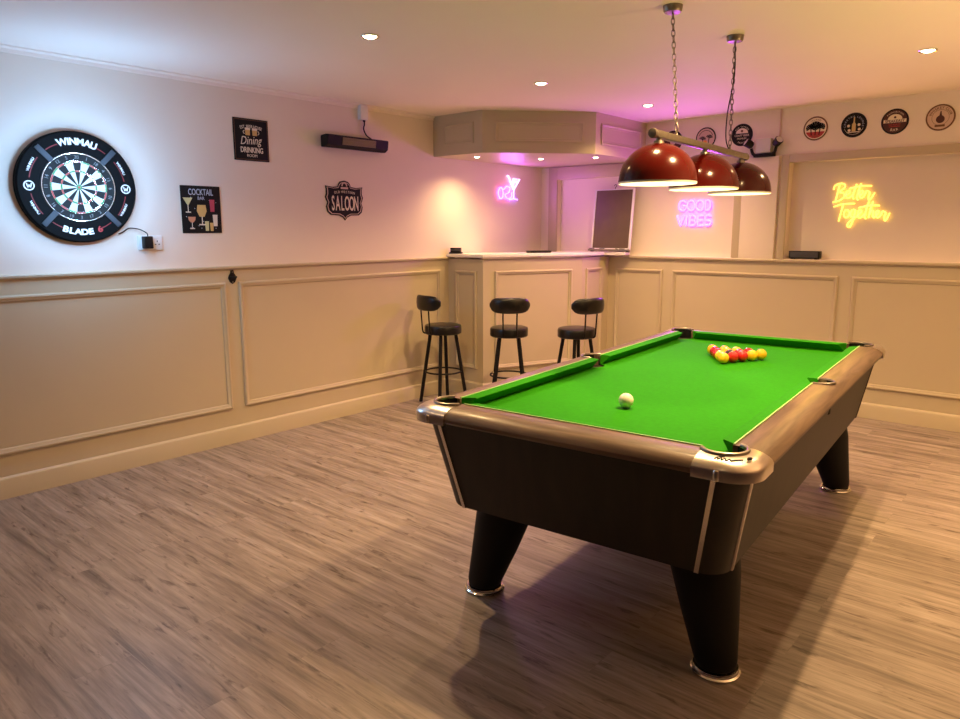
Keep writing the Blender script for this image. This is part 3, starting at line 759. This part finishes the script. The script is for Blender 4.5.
# cocktail neon in the bar corner, left wall
t = thing('cocktail_neon', 'pink and blue neon cocktail glass sign on the wall behind the bar', 'neon sign', ML(5.42, 1.80))
obj('glass_tube', neon(B(), [[(.035, .092), (.135, .095), (.045, -.008), (.035, .092)], [(.060, .07), (.105, .072)]], .006, False), M['icewhite'], t)
obj('straw_tube', neon(B(), [[(-.055, .115), (-.035, .112), (.000, .060), (.030, .02), (.042, -.005)]], .007), M['icewhite'], t)
obj('wall_clip', box(B(), .042, .050, -.05, -.04, 0, .016), M['clear'], t, smooth=0); obj('stem_tube', neon(B(), [[(.045, -.012), (.046, -.085)], [(-.015, -.100), (.046, -.088), (.100, -.098)]], .006, False), M['blue'], t)
obj('body_tube', neon(B(), [[(-.165, .00), (-.185, -.04), (-.165, -.088), (-.125, -.085), (-.115, -.04), (-.135, .005), (-.165, .0)],
                            [(-.105, -.01), (-.06, .02), (-.015, .005), (-.03, -.035), (-.085, -.055), (-.05, -.09), (.01, -.075), (.015, -.03)]], .0065), M['pink'], t)
# GOOD VIBES
t = thing('good_vibes_neon', 'violet neon sign reading GOOD VIBES on the recessed back wall', 'neon sign', MB(0, 0, D+.05))
def ell(cx, cy, rx, ry, a0=0, a1=360, n=20): return [(cx+rx*math.cos(R(a0+(a1-a0)*i/n)), cy+ry*math.sin(R(a0+(a1-a0)*i/n))) for i in range(n+1)]
zt, zm, zb = 1.663, 1.621, 1.580
L1 = [ell(1.500, zm, .034, .042, 45, 325)+[(1.533, zm-.002), (1.503, zm-.002)], ell(1.576, zm, .034, .042), ell(1.655, zm, .034, .042),
      [(1.706, zb), (1.706, zt), (1.722, zt)]+ell(1.722, zm, .030, .042, 90, -90, 12)+[(1.706, zb)]]
yt, ym, yb = 1.537, 1.495, 1.453
L2 = [[(1.455, yt), (1.487, yb), (1.517, yt)], [(1.540, yt), (1.540, yb)],
      [(1.570, yb), (1.570, yt), (1.600, yt)]+ell(1.600, ym+.021, .019, .021, 90, -90, 8)+[(1.570, ym)], [(1.600, ym)]+ell(1.600, ym-.021, .022, .021, 90, -90, 8)+[(1.570, yb)],
      [(1.690, yt), (1.645, yt), (1.645, yb), (1.690, yb)], [(1.645, ym), (1.684, ym)],
      ell(1.733, ym+.021, .026, .021, 40, 270, 12)+ell(1.733, ym-.021, .026, .021, 90, -140, 12)]
def sub(ps, k=1): return ps
obj('wall_clip', box(B(), 1.536, 1.544, 1.49, 1.50, 0, .016), M['clear'], t, smooth=0); obj('letter_tube', neon(B(), L1+L2, .0064, False), M['purple'], t)
# Better Together
t = thing('better_together_neon', 'yellow neon script reading Better Together in the right hand recess', 'neon sign', MB(0, 0, D+.085))
S = [[(2.748,1.747),(2.737,1.686),(2.726,1.623)],[(2.708,1.716),(2.717,1.745),(2.754,1.759),(2.782,1.751),(2.785,1.728),(2.752,1.695),(2.781,1.685),(2.786,1.659),(2.756,1.633),(2.709,1.62)],[(2.796,1.668),(2.818,1.68),(2.821,1.699),(2.806,1.702),(2.797,1.681),(2.804,1.652),(2.823,1.651),(2.845,1.675)],[(2.866,1.75),(2.853,1.697),(2.846,1.658),(2.854,1.639)],[(2.897,1.755),(2.881,1.689),(2.874,1.646),(2.884,1.633)],[(2.818,1.718),(2.871,1.73),(2.917,1.735),(2.969,1.733)],[(2.892,1.665),(2.911,1.678),(2.913,1.696),(2.899,1.696),(2.89,1.675),(2.898,1.65),(2.917,1.652),(2.929,1.676)],[(2.929,1.676),(2.938,1.697),(2.96,1.684),(2.953,1.654),(2.959,1.631),(2.976,1.65),(2.994,1.683)],[(2.717,1.586),(2.772,1.604),(2.82,1.606),(2.866,1.608)],[(2.785,1.604),(2.772,1.54),(2.76,1.476)],[(2.82,1.562),(2.8,1.554),(2.793,1.529),(2.804,1.505),(2.824,1.51),(2.832,1.535),(2.82,1.562)],[(2.872,1.558),(2.854,1.562),(2.84,1.535),(2.849,1.508),(2.866,1.517),(2.872,1.558),(2.861,1.488),(2.846,1.437),(2.83,1.434),(2.825,1.456),(2.85,1.484),(2.889,1.516)],[(2.893,1.518),(2.909,1.534),(2.911,1.553),(2.896,1.554),(2.89,1.531),(2.899,1.503),(2.918,1.507),(2.933,1.53)],[(2.959,1.619),(2.944,1.551),(2.938,1.509),(2.948,1.493)],[(2.893,1.575),(2.955,1.588),(2.993,1.591),(3.034,1.588)],[(2.988,1.62),(2.973,1.558),(2.965,1.5)],[(2.968,1.522),(2.984,1.547),(2.996,1.543),(2.992,1.515),(3.001,1.501),(3.014,1.515)],[(3.014,1.516),(3.029,1.532),(3.031,1.548),(3.018,1.549),(3.011,1.529),(3.02,1.502),(3.037,1.506),(3.05,1.528)],[(3.05,1.528),(3.056,1.546),(3.077,1.535),(3.069,1.503),(3.077,1.477),(3.091,1.499),(3.104,1.534)]]
obj('wall_clip', box(B(), 2.768, 2.776, 1.535, 1.545, 0, .016), M['clear'], t, smooth=0); obj('letter_tube', neon(B(), S, .0052), M['yellow'], t)

# ------------------------------------------------------------------ round signs along the top of the back wall
def roundsign(x, label, rim, field, deco):
    t = thing('round_sign', label, 'wall sign', MB(x, 2.172), 'round tin signs along the back wall')
    obj('rim', lathe(B(), [(.086, 0), (.088, .003), (.086, .006), (.078, .006), (.078, .004)], 40, True, False), M[rim], t)
    obj('field', disc(B(), 0, 0, .079, .001, .005, 40), M[field], t, smooth=0)
    deco(t)
z0, z1 = .005, .006
def d_dark(t):
    bm = B(); arc_text(bm, 'BEER TIME', .060, .014, R(90), R(16), z0, .001); obj('lettering', bm, M['tan'], t, smooth=0)
    bm = B(); disc(bm, 0, -.01, .025, z0, z1, 16); obj('emblem', bm, M['tan'], t, smooth=0)
def d_sunset(t):
    bm = B(); disc(bm, -.004, -.032, .016, z0, z1, 16); obj('sun_picture', bm, M['orange'], t, smooth=0)
    bm = B()
    for cx, cy in ((-.028, -.006), (.030, .004)):
        for a in range(0, 180, 30): prism(bm, [(cx, cy-.006), (cx+.030*math.cos(R(a-10)), cy+.022*math.sin(R(a-10))), (cx+.030*math.cos(R(a+12)), cy+.022*math.sin(R(a+12)))], z0, z1)
        bar2(bm, (cx, cy), (cx*.7, -.06), .006, z0, z1)
    ring_flat(bm, 0, 0, .060, .064, z0, z1, R(20), R(160), 16)
    obj('palm_picture', bm, M['black'], t, smooth=0)
def d_halfmoon(t):
    bm = B(); prism(bm, [(.050*math.cos(R(a)), .012+.040*math.sin(R(a))) for a in range(0, 181, 12)], z0, z1); obj('dome_picture', bm, M['cream'], t, smooth=0)
    bm = B(); disc(bm, 0, .030, .010, z1, z1+.001, 12); obj('emblem', bm, M['brown'], t, smooth=0)
    for bm in (text_into(B(), 'CRAFT BEER', .016, .001, 0, -.004, z0, .95), text_into(B(), 'PREMIUM', .013, .001, 0, -.028, z0, 1), arc_text(B(), 'FRESH', .062, .012, R(270), R(13), z0, .001, flip=True), arc_text(B(), 'OLD TAVERN', .064, .011, R(90), R(12), z0, .001)):
        obj('lettering', bm, M['cream'], t, smooth=0)
def d_palms(t):
    bm = B(); prism(bm, [(.072*math.cos(R(a)), .072*math.sin(R(a))) for a in range(200, 341, 10)], z0, z1); obj('beach_picture', bm, M['red'], t, smooth=0)
    bm = B()
    for cx, cy, s in ((-.034, .006, 1), (.034, .008, 1), (0, .018, 1.15)):
        for a in range(-30, 211, 30): prism(bm, [(cx, cy-.006), (cx+.036*s*math.cos(R(a-13)), cy+.030*s*math.sin(R(a-13))), (cx+.036*s*math.cos(R(a+13)), cy+.030*s*math.sin(R(a+13)))], z0, z1+.0004)
        bar2(bm, (cx, cy), (cx*.8, -.05), .007, z0, z1+.0004)
    obj('palm_picture', bm, M['black'], t, smooth=0)
    obj('lettering', text_into(B(), 'BAR', .018, .001, 0, -.056, z1, 1.), M['brown'], t, smooth=0); obj('lettering', arc_text(B(), 'ISLAND', .064, .012, R(90), R(14), z0, .001), M['brown'], t, smooth=0)
def d_bottle(t):
    bm = B(); arc_text(bm, 'COCKTAIL LOUNGE', .062, .012, R(90), R(15), z0, .001); obj('lettering', bm, M['palebl'], t, smooth=0)
    bm = B(); prism(bm, [(-.004, .058), (.004, .058), (.005, .02), (.013, .005), (.013, -.045), (-.013, -.045), (-.013, .005), (-.005, .02)], z0, z1); obj('bottle_picture', bm, M['gold'], t, smooth=0)
    bm = B()
    for cx, cy in ((-.036, -.004), (.034, 0), (.038, -.032), (-.030, -.036)): disc(bm, cx, cy, .010, z0, z1, 10)
    ring_flat(bm, 0, 0, .066, .068, z0, z1, R(200), R(340), 16); bar2(bm, (-.04, -.05), (.04, -.05), .005, z0, z1); obj('garnish_picture', bm, M['cream'], t, smooth=0)
def d_band(t):
    bm = B(); prism(bm, [(.046*math.cos(R(a)), .014+.036*math.sin(R(a))) for a in range(0, 181, 12)], z0, z1); box(bm, -.072, .072, -.008, .014, z0, z1); obj('dome_picture', bm, M['cream'], t, smooth=0)
    bm = B(); text_into(bm, 'SPEAKEASY', .018, .001, 0, .003, z1, .95, bold=.02); disc(bm, 0, .028, .008, z1, z1+.001, 10); obj('band_lettering', bm, M['maroon'], t, smooth=0)
    bm = B(); text_into(bm, 'WHISKEY', .013, .001, 0, -.022, z0, 1); box(bm, -.036, .036, -.037, -.033, z0, z1); obj('motto', bm, M['red'], t, smooth=0)
    obj('lettering', arc_text(B(), 'BAR', .058, .017, R(270), R(18), z0, .001, flip=True), M['cream'], t, smooth=0); obj('lettering', arc_text(B(), 'PROHIBITION', .065, .010, R(90), R(11), z0, .001), M['cream'], t, smooth=0)
def d_pot(t):
    bm = B(); arc_text(bm, 'WHISKEY CLUB', .064, .015, R(90), R(14), z0, .001, bold=.02); box(bm, -.03, .03, -.062, -.048, z0, z1); ring_flat(bm, 0, 0, .050, .052, z0, z1); obj('lettering', bm, M['brown'], t, smooth=0)
    bm = B(); disc(bm, 0, -.012, .026, z0, z1, 18); prism(bm, [(-.008, .01), (.008, .01), (.003, .042), (-.003, .042)], z0, z1); obj('still_picture', bm, M['maroon'], t, smooth=0)
roundsign(1.40, 'dark round sign mostly hidden behind the pendant lamp bar', 'black', 'maroon', d_dark)
roundsign(1.696, 'pale round sign with black palms, partly behind the pendant lamp bar', 'black', 'tan', d_sunset)
roundsign(2.001, 'black round sign with pale dome, left of the emergency light', 'black', 'blackm', d_halfmoon)
roundsign(2.565, 'cream round sign with palm trees, right of the emergency light', 'brown', 'cream', d_palms)
roundsign(2.832, 'black round sign with pale lettering around a bottle, right of the palm trees', 'black', 'blackm', d_bottle)
roundsign(3.098, 'dark maroon round sign with a cream dome and lettered band', 'black', 'maroon', d_band)
roundsign(3.375, 'tan round sign with dark emblem, last on the right of the row', 'brown', 'tan', d_pot)

# twin spot emergency light on the pier, with its conduit
t = thing('emergency_light', 'twin-headed black and white emergency light on the wall between the round signs', 'emergency light', MB(2.195, 2.06))
bm = B(); box(bm, -.055, .060, -.045, .065, 0, .06, .005); obj('battery_box', bm, M['clear'], t)
bm = B(); box(bm, -.075, .085, -.076, -.050, 0, .05, .004); obj('base_bar', bm, M['black'], t)
for sx in (-1, 1):
    bm = B(); tube(bm, smoothline([(sx*.06, -.063, .035), (sx*.085, -.045, .035), (sx*.098, -.005, .040)], 4), .012, 8); arm = obj('arm', bm, M['black'], t)
    bm = lathe(B(), [(.018, -.03), (.030, -.02), (.034, .03), (.030, .034)], 20)
    rm = Matrix.Translation((sx*.108, .028, .055)) @ Matrix.Rotation(R(-25 if sx > 0 else 25), 4, 'Z') @ Matrix.Rotation(R(sx*38), 4, 'Y') @ Matrix.Rotation(R(-50), 4, 'X')
    for v in bm.verts: v.co = rm @ v.co
    h = obj('lamp_head', bm, M['black'], t)
    bm = lathe(B(), [(.001, .0342), (.027, .0342), (.027, .036), (.001, .036)], 20)
    for v in bm.verts: v.co = rm @ v.co
    obj('lens', bm, M['clear'], h)
t = thing('conduit', 'thin grey cable conduit from the ceiling down to the emergency light', 'conduit', MB(2.305, 0))
bm = B(); tube(bm, [(0, 2.10, .009), (0, CEIL-.001, .009)], .007, 8); obj('pipe', bm, M['tan'], t)
bm = B(); tube(bm, smoothline([(0, 2.10, .009), (-.004, 2.085, .011), (-.040, 2.082, .014)], 4), .006, 8); obj('elbow', bm, M['tan'], t)

# ------------------------------------------------------------------ things on the bar and ledges
WT = 1.216
t = thing('chalkboard', 'brown chalkboard in a white frame leaning against the recessed wall behind the bar', 'chalkboard', Matrix.Translation((.847, 5.862, WT)) @ Matrix.Rotation(R(-6.5), 4, 'X'))
bm = B(); box(bm, -.190, .190, -.006, .006, .030, .565, .001); obj('slate', bm, M['slate'], t)
bm = B()
for x0, x1, a, b in ((-.205, -.190, .022, .575), (.190, .205, .022, .575), (-.190, .190, .565, .575), (-.190, .190, .022, .032)): box(bm, x0, x1, -.012, .010, a, b, .002)
obj('frame', bm, M['white'], t)
bm = B(); box(bm, -.215, .215, -.040, -.008, .004, .014, .002); box(bm, -.215, .215, -.042, -.037, .004, .022, .001); obj('pen_tray', bm, M['pewter'], t)
for sx in (-1, 1):
    bm = B(); box(bm, sx*.19-.008, sx*.19+.008, -.03, .008, 0, .024, .001); obj('foot', bm, M['black'], t)
bm = B(); tube(bm, [(0, 0, .575), (0, 0, .592)]+[(.012*math.sin(R(a)), 0, .604-.012*math.cos(R(a))) for a in range(0, 271, 30)], .003, 6); obj('hook', bm, M['black'], t)
pm = Matrix.Translation((.847, 5.862, WT)) @ Matrix.Rotation(R(-6.5), 4, 'X')
for i, (px, cn, w) in enumerate(((-.17, 'black', 'leftmost black'), (-.06, 'blackm', 'second black'), (.05, 'white', 'white'), (.15, 'black', 'rightmost black'))):
    t = thing('marker_pen', w+' marker pen lying in the tray of the leaning chalkboard', 'marker pen', pm @ Matrix.Translation((px, -.024, .0215)) @ Matrix.Rotation(R(90), 4, 'Y'), 'marker pens in the chalkboard tray')
    obj('barrel', lathe(B(), [(.004, -.042), (.007, -.040), (.007, .018)], 12), M[cn], t)
    obj('pen_cap', lathe(B(), [(.0074, .0182), (.0074, .040), (.005, .044)], 12), M['white' if cn != 'white' else 'black'], t)
t = thing('coaster_box', 'small black slatted box at the left end of the bar worktop', 'box', MT(.075, 4.59, WT, R(35)))
bm = B(); box(bm, -.055, .055, -.04, .04, 0, .012, .002); obj('base', bm, M['black'], t)
for i in range(3):
    bm = B(); box(bm, -.045, .045, -.034, .034, .012+i*.013, .024+i*.013, .002); obj('slat', bm, M['dkgrey'] if i == 1 else M['black'], t)
t = thing('bar_tray', 'flat black tray lying on the middle of the bar worktop', 'tray', MT(.50, 5.22, WT, R(66)))
bm = B(); loft(bm, [rrect(.10, .05, .012, 0), rrect(.108, .056, .014, .018), rrect(.104, .052, .012, .018), rrect(.097, .047, .01, .006)]); obj('dish', bm, M['black'], t)
bm = B(); box(bm, -.085, .085, -.04, .04, .006, .0095, .001); obj('rubber_liner', bm, M['blackm'], t)
t = thing('speaker_box', 'long low black box standing in the left end of the yellow neon recess', 'box', MT(2.545, D+.03, 1.185))
bm = B(); box(bm, -.115, .115, -.032, .032, .006, .064, .005); b_ = obj('case', bm, M['black'], t)
bm = B(); box(bm, -.105, .105, -.035, -.032, .012, .058, .001); obj('front_grille', bm, M['dkgrey'], t)
for sx in (-1, 1):
    bm = B(); box(bm, sx*.09-.012, sx*.09+.012, -.025, .025, 0, .006, .001); obj('foot', bm, M['blackm'], t)

# ------------------------------------------------------------------ cool dartboard glow: point lights added in front, for an unbuilt LED ring
for a in range(0, 360, 45):
    l = bpy.data.lights.new('added_board_glow', 'POINT'); l.energy = 2.25; l.color = (.31, .60, 1); l.shadow_soft_size = .02
    lo = bpy.data.objects.new('added_board_glow', l); lo.matrix_world = ML(1.592, 1.650) @ Matrix.Translation((.20*math.cos(R(a+22)), .20*math.sin(R(a+22)), .32)); COL.objects.link(lo)

# coloured light thrown into the room by the neon signs
for mx, sx, sy, e, c in ((MB(1.61, 1.56, D+.02), .32, .24, 10.5, (.60, .07, 1)), (ML(5.42, 1.80, 0.03), .30, .22, 2.8, (.60, .12, 1)), (MB(2.9, 1.59, D+.05), .40, .30, 2, (1, .56, .06))):
    l = bpy.data.lights.new('neon_glow', 'AREA'); l.shape = 'RECTANGLE'; l.size = sx; l.size_y = sy; l.energy = e; l.color = c
    lo = bpy.data.objects.new('neon_glow', l); lo.matrix_world = mx @ Matrix.Rotation(math.pi, 4, 'X'); COL.objects.link(lo)
# uplighter added out of the picture on the right to brighten the ceiling
t = thing('added_uplighter', 'added black uplighter out of the picture, brightening the ceiling', 'added lamp', MT(5.55, 3.5))
obj('base', lathe(B(), [(.14, 0), (.15, .01), (.13, .022), (.02, .03)], 28), M['black'], t)
obj('stem', lathe(B(), [(.014, .028), (.014, .44)], 12), M['black'], t)
obj('bowl', lathe(B(), [(.02, .43), (.09, .46), (.14, .54), (.145, .56), (.135, .555), (.085, .475), (.02, .45)], 28), M['black'], t)
bm = B(); bmesh.ops.create_uvsphere(bm, u_segments=16, v_segments=10, radius=.035); bmesh.ops.translate(bm, verts=bm.verts, vec=(0, 0, .49)); obj('bulb', bm, M['bulb'], t)
l = bpy.data.lights.new('added_uplight', 'SPOT'); l.energy = 210; l.color = (1, .60, .27); l.spot_size = R(150); l.spot_blend = .6; l.shadow_soft_size = .16
lo = bpy.data.objects.new('added_uplight', l); lo.matrix_world = Matrix.Translation((5.55, 3.5, .60)) @ Matrix.Rotation(math.pi, 4, 'X'); COL.objects.link(lo)

# ------------------------------------------------------------------ world, camera, view
w = bpy.data.worlds.new('World'); sc.world = w; w.use_nodes = True
w.node_tree.nodes['Background'].inputs['Color'].default_value = (1, .8, .6, 1); w.node_tree.nodes['Background'].inputs['Strength'].default_value = .02
cam = bpy.data.cameras.new('Camera'); cam.sensor_width = 36; cam.lens = 715.345/960*36; cam.shift_y = -8.623/960; cam.clip_start = .05
co = bpy.data.objects.new('Camera', cam); COL.objects.link(co)
pi, ro, ya = R(-9.553), R(-.118), R(-40.961)
F = Vector((math.sin(ya)*math.cos(pi), math.cos(ya)*math.cos(pi), math.sin(pi))); Rv = Vector((math.cos(ya), -math.sin(ya), 0)); U = Rv.cross(F)
R2 = Rv*math.cos(ro)+U*math.sin(ro); U2 = -Rv*math.sin(ro)+U*math.cos(ro)
co.matrix_world = Matrix(((R2.x, U2.x, -F.x, 4.333), (R2.y, U2.y, -F.y, 0), (R2.z, U2.z, -F.z, 1.413), (0, 0, 0, 1)))
sc.camera = co
sc.view_settings.view_transform = 'Standard'; sc.view_settings.look = 'None'; sc.view_settings.gamma = 1; sc.view_settings.use_curve_mapping = False
sc.view_settings.exposure = .24
sc.cycles.use_denoising = True
sc.cycles.max_bounces = 10; sc.cycles.diffuse_bounces = 6; sc.cycles.sample_clamp_indirect = 6
